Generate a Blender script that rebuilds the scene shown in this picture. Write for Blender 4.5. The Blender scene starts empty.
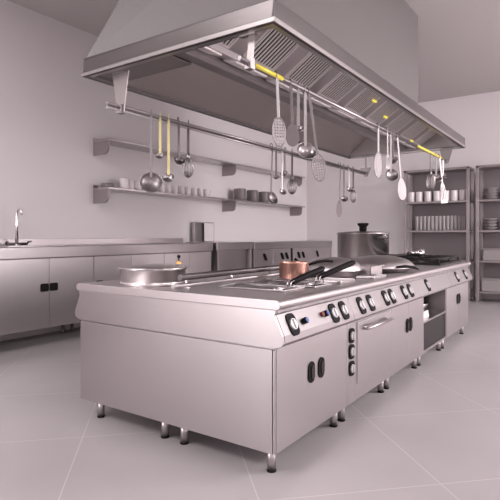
import bpy, bmesh, math, random
from mathutils import Vector, Matrix
random.seed(4)
C = bpy.context.scene
COL = C.collection
PI = math.pi

# ------------------------------------------------------------------ camera
CAM_H = 1.17
YAW = math.radians(34.8)
F = (math.cos(YAW), math.sin(YAW)); R = (math.sin(YAW), -math.cos(YAW))
cd = bpy.data.cameras.new('camera'); cam = bpy.data.objects.new('camera', cd); COL.objects.link(cam)
cam.location = (0, 0, CAM_H); cam.rotation_euler = (PI/2, 0, YAW - PI/2)
cd.lens = 36; cd.sensor_width = 36; cd.shift_y = -0.029; cd.clip_start = 0.05
C.camera = cam

def ray(px, py):
    a = (px-250)/500.0
    return F[0]+a*R[0], F[1]+a*R[1], (235.5-py)/500.0
def atY(px, py, Y):
    x, y, z = ray(px, py); d = Y/y
    return Vector((x*d, Y, CAM_H+z*d))
def atX(px, py, X):
    x, y, z = ray(px, py); d = X/x
    return Vector((X, y*d, CAM_H+z*d))

# ------------------------------------------------------------------ materials
def mat(name, col, rough=0.5, metal=0.0, noise=None, bump=0.0, emit=None, alpha=None, trans=0.0, coat=0.0):
    m = bpy.data.materials.new(name); m.use_nodes = True
    nt = m.node_tree; b = nt.nodes['Principled BSDF']
    b.inputs['Base Color'].default_value = (*col, 1)
    b.inputs['Roughness'].default_value = rough
    b.inputs['Metallic'].default_value = metal
    b.inputs['Transmission Weight'].default_value = trans
    b.inputs['Coat Weight'].default_value = coat
    if emit:
        b.inputs['Emission Color'].default_value = (*emit[0], 1)
        b.inputs['Emission Strength'].default_value = emit[1]
    if noise:
        scale, amt, stretch = noise
        tc = nt.nodes.new('ShaderNodeTexCoord'); mp = nt.nodes.new('ShaderNodeMapping')
        nz = nt.nodes.new('ShaderNodeTexNoise'); rg = nt.nodes.new('ShaderNodeMapRange')
        mp.inputs['Scale'].default_value = stretch
        nz.inputs['Scale'].default_value = scale; nz.inputs['Detail'].default_value = 4
        nt.links.new(tc.outputs['Object'], mp.inputs['Vector']); nt.links.new(mp.outputs[0], nz.inputs['Vector'])
        nt.links.new(nz.outputs['Fac'], rg.inputs['Value'])
        rg.inputs['To Min'].default_value = rough-amt; rg.inputs['To Max'].default_value = rough+amt
        nt.links.new(rg.outputs[0], b.inputs['Roughness'])
        if bump:
            bp = nt.nodes.new('ShaderNodeBump'); bp.inputs['Strength'].default_value = bump
            bp.inputs['Distance'].default_value = 0.002
            nt.links.new(nz.outputs['Fac'], bp.inputs['Height']); nt.links.new(bp.outputs[0], b.inputs['Normal'])
    return m

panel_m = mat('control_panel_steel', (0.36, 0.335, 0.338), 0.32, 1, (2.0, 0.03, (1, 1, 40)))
tool_m = mat('stamped_utensil_steel', (0.27, 0.245, 0.25), 0.4, 0.8)
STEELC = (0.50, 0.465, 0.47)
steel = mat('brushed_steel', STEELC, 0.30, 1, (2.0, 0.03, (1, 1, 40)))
steel_h = mat('brushed_steel_sheet', (0.52, 0.48, 0.485), 0.38, 1, (2.0, 0.04, (2, 20, 2)))
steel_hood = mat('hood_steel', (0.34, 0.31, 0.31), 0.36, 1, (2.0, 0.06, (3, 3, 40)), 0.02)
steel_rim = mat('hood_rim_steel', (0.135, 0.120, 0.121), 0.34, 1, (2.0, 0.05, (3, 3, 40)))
slat_m = mat('filter_slat_steel', (0.85, 0.80, 0.79), 0.4, 0.5)
steel_shaded = mat('shaded_hood_steel', (0.17, 0.155, 0.155), 0.75, 0.0, (1.5, 0.05, (1, 1, 1)), 0.0)  # roof shade put into the colour; same steel as the hood
steel_dark = mat('dark_steel', (0.17, 0.15, 0.155), 0.35, 1)
utensil_m = mat('polished_utensil_steel', (0.36, 0.33, 0.335), 0.30, 1)
pan_m = mat('pan_steel', (0.64, 0.60, 0.60), 0.26, 1)
chrome = mat('chrome', (0.85, 0.82, 0.83), 0.10, 1)
inner_hood = mat('hood_inner_steel', (0.54, 0.49, 0.475), 0.4, 0.9, (2.5, 0.08, (1, 4, 1)), 0.02)
black_m = mat('black_plastic', (0.010, 0.008, 0.009), 0.55)
black_m.node_tree.nodes['Principled BSDF'].inputs['Specular IOR Level'].default_value = 0.08
iron_m = mat('cast_iron', (0.014, 0.011, 0.012), 0.6)
iron_m.node_tree.nodes['Principled BSDF'].inputs['Specular IOR Level'].default_value = 0.3
dark_m = mat('dark_glass', (0.025, 0.021, 0.022), 0.6)
dark_m.node_tree.nodes['Principled BSDF'].inputs['Specular IOR Level'].default_value = 0.2
grey_m = mat('knob_grey', (0.62, 0.60, 0.62), 0.35, 0.6)
blue_m = mat('blue_plastic', (0.05, 0.10, 0.32), 0.35)
red_m = mat('dark_red_plastic', (0.16, 0.03, 0.03), 0.35)
copper_m = mat('copper', (0.62, 0.36, 0.29), 0.34, 1)
white_m = mat('white_porcelain', (0.80, 0.74, 0.75), 0.3, 0, coat=0.3)
greypot_m = mat('grey_enamel', (0.20, 0.17, 0.175), 0.45)
greybox_m = mat('grey_crockery', (0.29, 0.26, 0.265), 0.5)
glint_m = mat('yellow_reflection', (0.80, 0.68, 0.08), 0.35)
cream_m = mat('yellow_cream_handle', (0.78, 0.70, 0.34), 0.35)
orange_m = mat('orange_brass', (0.85, 0.45, 0.12), 0.3, 0.3)
glow_m = mat('yellow_filter_glow', (0.8, 0.7, 0.1), 0.4, 0, emit=((1.0, 0.82, 0.12), 0.5))
rackm = mat('rack_steel', (0.36, 0.315, 0.32), 0.45, 0.7)
rackback = mat('rack_back_sheet', (0.24, 0.21, 0.22), 0.6, 0.3)
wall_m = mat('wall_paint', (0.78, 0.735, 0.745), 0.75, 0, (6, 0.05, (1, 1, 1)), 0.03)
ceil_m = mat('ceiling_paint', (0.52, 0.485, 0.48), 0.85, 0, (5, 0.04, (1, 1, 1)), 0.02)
counter_m = mat('counter_steel', (0.54, 0.505, 0.51), 0.30, 1, (3, 0.05, (1, 1, 40)), 0.02)
counter_top = mat('counter_top_steel', (0.40, 0.37, 0.375), 0.3, 1, (3, 0.05, (40, 1, 1)), 0.02)

glass_m = bpy.data.materials.new('drinking_glass'); glass_m.use_nodes = True
_b = glass_m.node_tree.nodes['Principled BSDF']
_b.inputs['Base Color'].default_value = (0.62, 0.57, 0.58, 1); _b.inputs['Roughness'].default_value = 0.35
_b.inputs['Transmission Weight'].default_value = 0.45; _b.inputs['IOR'].default_value = 1.3

# floor tile: diagonal 0.87 m slabs with pale joints
tile_m = bpy.data.materials.new('floor_tile'); tile_m.use_nodes = True
nt = tile_m.node_tree; b = nt.nodes['Principled BSDF']
tc = nt.nodes.new('ShaderNodeTexCoord'); sx = nt.nodes.new('ShaderNodeSeparateXYZ')
nt.links.new(tc.outputs['Object'], sx.inputs[0])
def mth(op, a, bb=None):
    n = nt.nodes.new('ShaderNodeMath'); n.operation = op
    for i, v in enumerate((a, bb)):
        if v is None: continue
        if isinstance(v, (int, float)): n.inputs[i].default_value = v
        else: nt.links.new(v, n.inputs[i])
    return n.outputs[0]
s2 = math.sqrt(0.5)
u = mth('MULTIPLY', mth('ADD', sx.outputs[0], sx.outputs[1]), s2)
v = mth('MULTIPLY', mth('SUBTRACT', sx.outputs[1], sx.outputs[0]), s2)
def joint(w, off, T=0.872):
    p = mth('DIVIDE', mth('SUBTRACT', w, off), T)
    fr = mth('ABSOLUTE', mth('SUBTRACT', p, mth('ROUND', p)))
    return mth('LESS_THAN', fr, 0.0028)
ju = joint(u, 3.03); jv = joint(v, 0.442)
jn = mth('MAXIMUM', ju, jv)
nz = nt.nodes.new('ShaderNodeTexNoise'); nz.inputs['Scale'].default_value = 1.6; nz.inputs['Detail'].default_value = 6
nt.links.new(tc.outputs['Object'], nz.inputs['Vector'])
cr = nt.nodes.new('ShaderNodeValToRGB')
cr.color_ramp.elements[0].position = 0.3; cr.color_ramp.elements[0].color = (0.315, 0.288, 0.296, 1)
cr.color_ramp.elements[1].position = 0.7; cr.color_ramp.elements[1].color = (0.35, 0.32, 0.328, 1)
nt.links.new(nz.outputs['Fac'], cr.inputs[0])
mx = nt.nodes.new('ShaderNodeMix'); mx.data_type = 'RGBA'
nt.links.new(jn, mx.inputs[0]); nt.links.new(cr.outputs[0], mx.inputs[6]); mx.inputs[7].default_value = (0.46, 0.425, 0.435, 1)
nt.links.new(mx.outputs[2], b.inputs['Base Color'])
b.inputs['Roughness'].default_value = 0.42

# ------------------------------------------------------------------ mesh tools
class MB:
    def __init__(s): s.v = []; s.f = []; s.sm = []
    def add(s, vs, fs, smooth=False):
        n = len(s.v); s.v += [tuple(p) for p in vs]
        for f in fs: s.f.append([i+n for i in f]); s.sm.append(smooth)
        return s
    def box(s, x0, x1, y0, y1, z0, z1):
        vs = [(x, y, z) for x in (x0, x1) for y in (y0, y1) for z in (z0, z1)]
        return s.add(vs, [(0,1,3,2),(4,6,7,5),(0,4,5,1),(2,3,7,6),(0,2,6,4),(1,5,7,3)])
    def prism(s, pts, fn, a, b):
        """pts polygon in 2d, fn(u,v,t)->xyz, extruded t=a..b"""
        n = len(pts)
        vs = [fn(p[0], p[1], a) for p in pts] + [fn(p[0], p[1], b) for p in pts]
        fs = [tuple(range(n))[::-1], tuple(range(n, 2*n))] + [(i, (i+1) % n, n+(i+1) % n, n+i) for i in range(n)]
        return s.add(vs, fs)
    def prismX(s, yz, x0, x1): return s.prism(yz, lambda u, v, t: (t, u, v), x0, x1)
    def tube(s, pts, r, n=8, closed=False, caps=True):
        pts = [Vector(p) for p in pts]; N = len(pts)
        rs = r if isinstance(r, (list, tuple)) else [r]*N
        vs = []; up = None
        for i, p in enumerate(pts):
            if closed: t = pts[(i+1) % N]-pts[i-1]
            else: t = pts[min(i+1, N-1)]-pts[max(i-1, 0)]
            t.normalize()
            if up is None:
                up = Vector((0, 0, 1)) if abs(t.z) < 0.9 else Vector((1, 0, 0))
            a = t.cross(up)
            if a.length < 1e-5: a = t.cross(Vector((0, 1, 0)))
            a.normalize(); bb = a.cross(t); up = bb
            for k in range(n):
                an = 2*PI*k/n
                vs.append(p + a*math.cos(an)*rs[i] + bb*math.sin(an)*rs[i])
        fs = []
        M = N if closed else N-1
        for i in range(M):
            j = (i+1) % N
            for k in range(n):
                fs.append((i*n+k, i*n+(k+1) % n, j*n+(k+1) % n, j*n+k))
        s.add(vs, fs, True)
        if caps and not closed:
            b0 = len(s.v)-len(vs)
            s.f.append([b0+k for k in range(n)][::-1]); s.sm.append(False)
            s.f.append([b0+(N-1)*n+k for k in range(n)]); s.sm.append(False)
        return s
    def lathe(s, prof, c=(0, 0, 0), n=32, fn=None):
        """prof: list (r,z)"""
        vs = []; fs = []
        for (r, z) in prof:
            for k in range(n):
                a = 2*PI*k/n
                q = (r*math.cos(a), r*math.sin(a), z)
                if fn: q = fn(q)
                vs.append((c[0]+q[0], c[1]+q[1], c[2]+q[2]))
        for i in range(len(prof)-1):
            for k in range(n):
                fs.append((i*n+k, i*n+(k+1) % n, (i+1)*n+(k+1) % n, (i+1)*n+k))
        return s.add(vs, fs, True)

def link(name, mb, m, parent=None, bevel=0, auto=40, offset=True):
    """link builder as ONE mesh object; vertices are world coords unless parent (then shifted to parent's origin)"""
    me = bpy.data.meshes.new(name)
    o = bpy.data.objects.new(name, me); COL.objects.link(o)
    off = Vector((0, 0, 0))
    if parent is not None:
        o.parent = parent
        if offset:
            q = parent
            while q is not None: off += q.location; q = q.parent
    elif offset and mb.v:
        xs = [p[0] for p in mb.v]; ys = [p[1] for p in mb.v]; zs = [p[2] for p in mb.v]
        off = Vector(((min(xs)+max(xs))/2, (min(ys)+max(ys))/2, min(zs))); o.location = off
    me.from_pydata([tuple(Vector(p)-off) for p in mb.v], [], mb.f)
    for p, sm in zip(me.polygons, mb.sm): p.use_smooth = sm
    bm = bmesh.new(); bm.from_mesh(me)
    bmesh.ops.remove_doubles(bm, verts=bm.verts, dist=1e-6)
    bmesh.ops.dissolve_degenerate(bm, dist=1e-7, edges=bm.edges)
    bmesh.ops.recalc_face_normals(bm, faces=bm.faces)
    bm.to_mesh(me); bm.free()
    me.materials.append(m)
    if bevel:
        md = o.modifiers.new('bevel', 'BEVEL'); md.width = bevel; md.segments = 2
        md.limit_method = 'ANGLE'; md.angle_limit = math.radians(auto)
    return o

def tag(o, label, cat, group=None, kind=None):
    if label: o['label'] = label
    if cat: o['category'] = cat
    if group: o['group'] = group
    if kind: o['kind'] = kind
    return o
def struct(name, mb, m, **k):
    o = link(name, mb, m, **k); o['kind'] = 'structure'; return o
def thing(name, loc, label, cat, group=None, rz=0):
    o = bpy.data.objects.new(name, None); COL.objects.link(o); o.empty_display_size = 0.1
    o.location = loc; o.rotation_euler = (0, 0, rz)
    return tag(o, label, cat, group)
def kids(o): return [c for c in bpy.data.objects if c.parent == o]
def dup(root, loc=None, label=None, rot=None, parent=None):
    ch = kids(root)
    r = root.copy(); COL.objects.link(r); r.parent = parent
    if loc is not None: r.location = loc
    if rot is not None: r.rotation_euler = rot
    if label: r['label'] = label
    for c in ch: dup(c, parent=r)
    return r
ORD = ['first','second','third','fourth','fifth','sixth','seventh','eighth','ninth','tenth','eleventh','twelfth','thirteenth','fourteenth']

# ------------------------------------------------------------------ room
CZ = 3.80; WY = 5.42; WX = 10.05
struct('floor', MB().box(-4, WX, -5, WY, -0.1, 0), tile_m, offset=False)
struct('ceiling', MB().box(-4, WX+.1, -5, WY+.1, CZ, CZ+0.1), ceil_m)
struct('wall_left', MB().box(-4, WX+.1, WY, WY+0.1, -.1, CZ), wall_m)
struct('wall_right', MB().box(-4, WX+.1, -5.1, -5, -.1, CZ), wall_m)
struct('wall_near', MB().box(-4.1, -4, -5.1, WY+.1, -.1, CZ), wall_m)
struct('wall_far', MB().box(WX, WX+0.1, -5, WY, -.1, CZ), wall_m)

# ------------------------------------------------------------------ island
IX0 = 2.03; IX1 = 6.38; IY0 = 1.27; IY1 = 2.75; IYM = 2.0
TOP = 0.86; ZB = 0.118; ZF = 0.622
def lipprof(y0, y1, zb, zt, r):
    pts = []
    n = 6
    for k in range(n+1):
        a = PI/2 + (PI*0.5)*k/n
        pts.append((y0+r+r*math.cos(a), zt-r+r*math.sin(a)))
    for k in range(n+1):
        a = PI + (PI*0.5)*k/n
        pts.append((y0+r+r*math.cos(a), zb+r+r*math.sin(a)))
    for k in range(n+1):
        a = -PI/2 + (PI*0.5)*k/n
        pts.append((y1-r+r*math.cos(a), zb+r+r*math.sin(a)))
    for k in range(n+1):
        a = 0 + (PI*0.5)*k/n
        pts.append((y1-r+r*math.cos(a), zt-r+r*math.sin(a)))
    return pts
wt = link('worktop', MB().prismX(lipprof(1.235, 2.785, 0.812, TOP, 0.023), IX0-.004, IX1), steel_h, bevel=0.003)
tag(wt, 'long brushed steel worktop running over the whole cooking island', 'worktop')

# slanted fascia profile (front side): list (y,z)
def fascia(side):
    pts = [(1.300, 0.812), (1.262, 0.812), (1.262, 0.795), (1.268, 0.788), (1.222, 0.690)]
    for k in range(5):
        a = math.radians(200 + 80*k/4)
        pts.append((1.246+0.030*math.cos(a), 0.668+0.034*math.sin(a)))
    pts += [(1.268, 0.626), (1.300, 0.626)]
    if side < 0: pts = [(4.02-y, z) for y, z in pts]
    return pts
# end panel
ep = thing('end_panel', (IX0, (IY0+IY1)/2, ZB), 'steel end panel closing the near end of the cooking island', 'panel')
front = fascia(1)[1:-1]; back = fascia(-1)[1:-1][::-1]
poly = front + back
link('upper_panel', MB().prismX(poly, IX0-.002, IX0+.012), steel, ep, bevel=0.002)
link('lower_panel', MB().box(IX0, IX0+.012, IY0+.012, IY1-.003, ZB, ZF-.003), steel, ep, bevel=0.0015)
link('corner_strip', MB().box(IX0, IX0+.012, IY0-.004, IY0+.009, ZB, ZF-.003), steel, ep, bevel=0.003)

def leg(parent, x, y):
    l = link('leg', MB().lathe([(0, 0.012), (0.0225, 0.012), (0.0225, 0.120), (0, 0.120)], (x, y, 0), 20), steel, parent)
    link('foot', MB().lathe([(0, 0), (0.023, 0), (0.0245, 0.004), (0.0240, 0.012), (0, 0.012)], (x, y, 0), 20), black_m, l)
    return l

MODX = [IX0+.014, 2.87, 3.68, 4.51, 5.34, IX1]
names = ['fryer_cabinet', 'oven_cabinet', 'range_cabinet', 'open_cabinet', 'hob_cabinet']
labels = ['nearest steel island unit with blue and red knobs and large black door grips',
          'steel oven unit with three dials down its left side and a bar handle',
          'steel island unit with black oval door grips between the oven and the open shelf unit',
          'open steel island unit with trays on a shelf over a dark glass front',
          'farthest steel island unit under the black gas hob grates']
mods = []
def panelpt(px, py):
    """point on the slanted fascia plane (front side)"""
    # plane through y=1.268,z=.788 and y=1.222,z=.690
    x, y, z = ray(px, py)
    ny, nz_ = 0.098, -0.046     # normal (0,ny,nz_)
    d = (ny*1.268+nz_*0.788 - nz_*CAM_H)/(ny*y+nz_*z)
    return Vector((x*d, y*d, CAM_H+z*d))
TILT = math.atan2(0.046, 0.098)
def dialfn(P, s=1.0):
    """local (a along X, b up the slope, c outwards) -> world"""
    up = Vector((0, math.sin(TILT), math.cos(TILT))); out = Vector((0, -math.cos(TILT), math.sin(TILT)))
    return lambda a, b, c: P + Vector((1, 0, 0))*a*s + up*b*s + out*c*s
def flatfn(P):
    return lambda a, b, c: P + Vector((a, -c, b))
def oval(mb, fn, w, h, c0, c1, n=10, r=None):
    """rounded slab w x h"""
    r = r or w*0.48; pts = []
    for (sx_, sy_, a0) in ((1, 1, 0), (-1, 1, 90), (-1, -1, 180), (1, -1, 270)):
        for k in range(6):
            a = math.radians(a0+90*k/5)
            pts.append((sx_*(w/2-r)+r*math.cos(a), sy_*(h/2-r)+r*math.sin(a)))
    mb.prism(pts, lambda u_, v_, t: tuple(fn(u_, v_, t)), c0, c1)
    return mb
def disc(mb, fn, r, c0, c1, n=20, r1=None):
    r1 = r if r1 is None else r1
    vs = [fn(r*math.cos(2*PI*k/n), r*math.sin(2*PI*k/n), c0) for k in range(n)] + \
         [fn(r1*math.cos(2*PI*k/n), r1*math.sin(2*PI*k/n), c1) for k in range(n)]
    fs = [tuple(range(n))[::-1], tuple(range(n, 2*n))] + [(i, (i+1) % n, n+(i+1) % n, n+i) for i in range(n)]
    mb.add(vs, fs); return mb
def dial(parent, fn, w=0.086, h=0.114):
    d = link('dial', oval(MB(), fn, w, h, -.004, 0.006, r=w*.36), black_m, parent, bevel=0.002)
    k = MB(); disc(k, fn, w*0.36, 0.004, 0.014, 24, w*0.33)
    k.add(*boxfn(fn, -w*0.07, w*0.07, -w*0.28, w*0.28, 0.015, 0.022))
    link('knob', k, grey_m, d, bevel=0.0015)
    return d
def boxfn(fn, a0, a1, b0, b1, c0, c1):
    vs = [fn(a, b_, c) for a in (a0, a1) for b_ in (b0, b1) for c in (c0, c1)]
    return vs, [(0,1,3,2),(4,6,7,5),(0,4,5,1),(2,3,7,6),(0,2,6,4),(1,5,7,3)]
def smallknob(parent, fn, m, nm):
    d = link(nm, disc(MB(), fn, 0.017, -.003, 0.022, 18), black_m, parent, bevel=0.002)
    link('cap', disc(MB(), fn, 0.013, 0.021, 0.026, 18), m, d)
def grip(parent, x, z, w=0.074, h=0.114, y=IY0-.012, g=1):
    fn = flatfn(Vector((x, y, z)))
    d = link('handle', oval(MB(), fn, w, h, -.004, 0.006), black_m, parent, bevel=0.002)
    link('grip_lip', oval(MB(), flatfn(Vector((x+.006, y, z))), w*0.5, h*0.62, 0.004, 0.012), dark_m, d, bevel=0.001)

dials = {0: [(292.4, 324.4), (333.6, 313.2), (343.5, 310.3)], 1: [(361, 305.5), (370.4, 302.8), (385.6, 298), (391.8, 296.2)],
         2: [(404, 292.2), (410.2, 290.4)], 3: [(427.4, 285.2)], 4: [(456.8, 276.8), (465.0, 274.4)]}
for i in range(5):
    a, bx_ = MODX[i], MODX[i+1]; g = 0.0018
    t = thing(names[i], ((a+bx_)/2, (IY0+IYM)/2, 0), labels[i], 'kitchen unit', 'front row units of the cooking island')
    mods.append(t)
    a += g; bx_ -= g
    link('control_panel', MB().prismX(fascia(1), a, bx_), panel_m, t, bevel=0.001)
    if i != 3:
        link('body', MB().box(a, bx_, IY0+.014, IYM-.004, ZB, .812), steel, t)
    else:
        w = .02
        bd = MB().box(a, a+w, IY0, IYM-.004, ZB, .812).box(bx_-w, bx_, IY0, IYM-.004, ZB, .812)
        bd.box(a+w, bx_-w, IYM-.024, IYM-.004, ZB, .812).box(a+w, bx_-w, IY0, IYM-.024, ZB, ZB+.025)
        link('body', bd, steel, t, bevel=0.001)
        link('shelf', MB().box(a+w, bx_-w, IY0+.002, IYM-.024, .385, .402), steel, t)
        link('glass_front', MB().box(a+w, bx_-w, IY0+.012, IY0+.022, ZB+.026, .384), dark_m, t)
    if i in (0, 2, 4):
        xm = (a+bx_)/2
        if i == 0:
            link('door', MB().box(a, bx_, IY0-.004, IY0+.014, ZB, .624), steel, t, bevel=0.002)
            grip(t, atY(311.2, 383, IY0-.004).x, .535-.10, y=IY0-.004); grip(t, atY(321, 379, IY0-.004).x, .535-.10, y=IY0-.004)
        else:
            link('door', MB().box(a, xm-.001, IY0-.004, IY0+.014, ZB, .624), steel, t, bevel=0.002)
            link('door', MB().box(xm+.001, bx_, IY0-.004, IY0+.014, ZB, .624), steel, t, bevel=0.002)
            grip(t, xm-.042, .44 if i == 2 else .47, y=IY0-.004); grip(t, xm+.042, .44 if i == 2 else .47, y=IY0-.004)
    if i == 1:
        link('side_strip', MB().box(a, a+.13, IY0-.004, IY0+.014, ZB, .624), steel, t, bevel=0.002)
        link('door_surround', MB().box(a+.132, bx_, IY0-.004, IY0+.014, ZB, .624), steel, t, bevel=0.002)
        dr = link('door', MB().box(a+.15, bx_-.02, IY0-.012, IY0-.003, ZB+.10, .615), steel, t, bevel=0.004)
        hb = MB().tube([(a+.26, IY0-.012, .56), (a+.26, IY0-.045, .565), (bx_-.12, IY0-.045, .565), (bx_-.12, IY0-.012, .56)], 0.011, 10)
        link('handle', hb, steel, dr)
        for z in (.543, .443, .338):
            dial(t, flatfn(Vector((a+.062, IY0-.006, z))), 0.076, 0.092)
    for (px, py) in dials[i]:
        dial(t, dialfn(panelpt(px, py)))
    if i == 0:
        smallknob(t, dialfn(panelpt(303.6, 321.2)), blue_m, 'blue_knob')
        smallknob(t, dialfn(panelpt(324.5, 314)), blue_m, 'blue_knob')
        # thermostat stem in dark red beside it
        link('red_knob', disc(MB(), dialfn(panelpt(321.5, 314.4)), 0.014, -.003, 0.014, 16), red_m, t)
    for x in (a+.055, bx_-.055):
        for y in (IY0+.06, IYM-.09): leg(t, x, y)

# back row (its doors face the left wall)
for i in range(5):
    a, bx_ = MODX[i]+.0018, MODX[i+1]-.0018
    lab = ['steel cabinet of the rear island row, at the near end below the round pan',
           'steel cabinet of the rear island row, second from the near end',
           'steel cabinet of the rear island row, middle one behind the range unit',
           'steel cabinet of the rear island row, below the tall stockpot',
           'steel cabinet of the rear island row, at the far end behind the hob unit'][i]
    t = thing('island_cabinet', ((a+bx_)/2, 2.4, 0), lab, 'kitchen unit', 'rear row units of the cooking island')
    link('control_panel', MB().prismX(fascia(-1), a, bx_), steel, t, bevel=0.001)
    link('body', MB().box(a, bx_, IYM+.004, IY1-.014, ZB, .812), steel, t)
    xm = (a+bx_)/2
    for (p, q) in ((a, xm-.001), (xm+.001, bx_)):
        d = link('door', MB().box(p, q, IY1-.014, IY1+.004, ZB, .624), steel, t, bevel=0.002)
        hx = q-.04 if p == a else p+.04
        link('handle', oval(MB(), lambda u_, v_, w_, hx=hx: Vector((hx+u_, IY1+.004+w_, .44+v_)), .05, .098, -.003, .008), black_m, d)
    for x in (a+.055, bx_-.055):
        for y in (IYM+.06, IY1-.12): leg(t, x, y)

# things in the open unit
for k, (x, z, w, h, lab) in enumerate([(4.72, .4025, .26, .035, 'lower shallow white tray on the shelf of the open island unit'),
                                       (4.72, .4380, .22, .030, 'upper white tray stacked on another tray in the open island unit')]):
    mb = MB(); x0, x1, y0, y1 = x-w/2, x+w/2, 1.31, 1.62
    mb.box(x0, x1, y0, y1, z, z+.006).box(x0, x0+.008, y0, y1, z+.006, z+h).box(x1-.008, x1, y0, y1, z+.006, z+h)
    mb.box(x0+.008, x1-.008, y0, y0+.008, z+.006, z+h).box(x0+.008, x1-.008, y1-.008, y1, z+.006, z+h)
    tag(link('serving_tray', mb, white_m, bevel=0.002), lab, 'tray', 'trays in the open island unit')
bw = MB().lathe([(0, .0), (.06, 0), (.10, .05), (.115, .09), (.108, .09), (.094, .052), (.05, .008), (0, .008)], (5.10, 1.5, .4025), 28)
tag(link('mixing_bowl', bw, steel_dark), 'dark steel bowl at the right of the shelf in the open island unit', 'bowl')

# centre gallery rail on the worktop
gr = thing('gallery_rail', (4.2, 2.0, TOP), 'low double bar rail along the middle of the island worktop', 'rail')
link('upper_bar', MB().tube([(2.16, 2.0, .925), (6.3, 2.0, .925)], .020, 12), steel_dark, gr)
link('lower_bar', MB().tube([(2.10, 2.0, .876), (6.3, 2.0, .876)], .012, 12), steel, gr)
for x in [2.22+.45*k for k in range(10)]:
    link('bracket', MB().box(x-.006, x+.006, 1.992, 2.008, TOP, .93).box(x-.014, x+.014, 1.986, 2.014, TOP, TOP+.005), chrome, gr)

# fryer wells on top (raised chrome rims around dark wells)
def well(nm, x0, x1, y0, y1, lab, h=0.012, inner=dark_m, rim=steel, w=.010):
    t = thing(nm, ((x0+x1)/2, (y0+y1)/2, TOP), lab, 'fryer well' if nm == 'fryer_well' else 'griddle', None)
    mb = MB().box(x0, x1, y0, y0+w, TOP, TOP+h).box(x0, x1, y1-w, y1, TOP, TOP+h)
    mb.box(x0, x0+w, y0+w, y1-w, TOP, TOP+h).box(x1-w, x1, y0+w, y1-w, TOP, TOP+h)
    link('rim', mb, rim, t, bevel=0.004)
    link('bottom', MB().box(x0+w, x1-w, y0+w, y1-w, TOP, TOP+.004), inner, t)
    return t
well('fryer_well', 2.34, 2.58, 1.40, 1.86, 'nearest rectangular fryer well with a bright rim in the island top', inner=steel_dark)
well('fryer_well', 2.63, 2.86, 1.36, 1.86, 'second rectangular fryer well beside the copper saucepan', inner=steel_dark)
well('griddle_plate', 2.92, 3.14, 1.33, 1.60, 'low griddle plate with pale rim in front of the copper saucepan', .022, steel_h, steel)
well('griddle_plate', 3.42, 3.66, 1.30, 1.44, 'narrow griddle plate with pale rim below the first big lid', .02, steel_h, steel)

# fryer baskets: wire loops with black bar handles
def basket(A, B_, wx, lab):
    A = Vector(A); B_ = Vector(B_)
    t = thing('fryer_basket', (A.x, A.y+.12, TOP+.005), lab, 'fryer basket', 'fryer baskets')
    link('handle', MB().tube([A, A.lerp(B_, .08), A.lerp(B_, .5), A.lerp(B_, .95), B_], [.009, .017, .018, .018, .012], 10), black_m, t)
    mb = MB()
    for s in (-.012, .012):
        mb.tube([(A.x-.03, A.y+s, TOP+.02), (A.x-.02, A.y+s, A.z+.002), (A.x+.01, A.y+s, A.z+.012), (A.x+.035, A.y+s, TOP+.02)], .0032, 6)
    mb.tube([(A.x-.06, A.y-.012, TOP+.022), (A.x-.16, A.y-.02, TOP+.022), (A.x-.18, A.y, TOP+.022), (A.x-.16, A.y+.02, TOP+.022), (A.x-.06, A.y+.012, TOP+.022)], .0045, 6, closed=True)
    link('wire_bracket', mb, pan_m, t)
    mb = MB(); x0, x1, y0, y1, z1 = A.x-wx, A.x+wx, A.y+.03, A.y+.34, TOP+.022
    mb.tube([(x0, y0, z1), (x1, y0, z1), (x1, y1, z1), (x0, y1, z1)], .004, 6, closed=True)
    for k in range(7):
        y = y0+(y1-y0)*k/6; mb.tube([(x0, y, z1), (x0+.01, y, TOP+.008), (x1-.01, y, TOP+.008), (x1, y, z1)], .0016, 4)
    for k in range(5):
        x = x0+(x1-x0)*k/4; mb.tube([(x, y0, z1), (x, y0+.01, TOP+.008), (x, y1-.01, TOP+.008), (x, y1, z1)], .0016, 4)
    link('wire_basket', mb, utensil_m, t)
basket((2.45, 1.42, .905), (2.77, 1.378, .970), .07, 'nearer wire fryer basket with long black handle in front of copper saucepan')
basket((2.76, 1.40, .915), (3.06, 1.30, .998), .07, 'farther wire fryer basket with black handle pointing past the copper saucepan')

# copper saucepan
c = (3.04, 1.74, TOP)
t = thing('saucepan', c, 'copper saucepan with dark handle on the island top', 'saucepan')
link('pan_body', MB().lathe([(0, .002), (.096, .002), (.102, .010), (.102, .118), (.106, .124), (.102, .127), (.097, .120), (.096, .012), (0, .010)], c, 40), copper_m, t)
link('handle', MB().tube([(c[0]+.06, c[1]-.083, .965), (c[0]+.10, c[1]-.13, .985), (c[0]+.17, c[1]-.165, .992), (c[0]+.22, c[1]-.19, .985)], [.008, .010, .011, .009], 10), black_m, t)

# round pan at the near rear corner
c = (2.275, 2.335, TOP)
t = thing('round_pan', c, 'wide round steel pan with flat lid at the near end of the island', 'pan')
link('pan_body', MB().lathe([(0, 0), (.205, 0), (.207, .004), (.207, .020), (.2035, .023), (.207, .026), (.207, .094), (.218, .100), (.214, .104), (.200, .100), (.198, .03), (0, .012)], c, 64), pan_m, t)
lid = link('lid', MB().lathe([(.222, .104), (.224, .108), (.216, .112), (.12, .122), (0, .126), (0, .120), (.12, .116), (.214, .106)], c, 64), pan_m, t)
link('lid_knob', MB().tube([(2.54, 2.36, TOP+.119), (2.54, 2.36, TOP+.155)], .0045, 8).lathe([(0, -.012), (.008, -.010), (.013, 0), (.008, .011), (0, .013)], (2.54, 2.36, TOP+.165), 14), black_m, lid)
link('brass_collar', MB().lathe([(.018, 0), (.016, .012), (.006, .020), (0, .02)], (2.54, 2.36, TOP+.117), 16), orange_m, lid)
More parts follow.
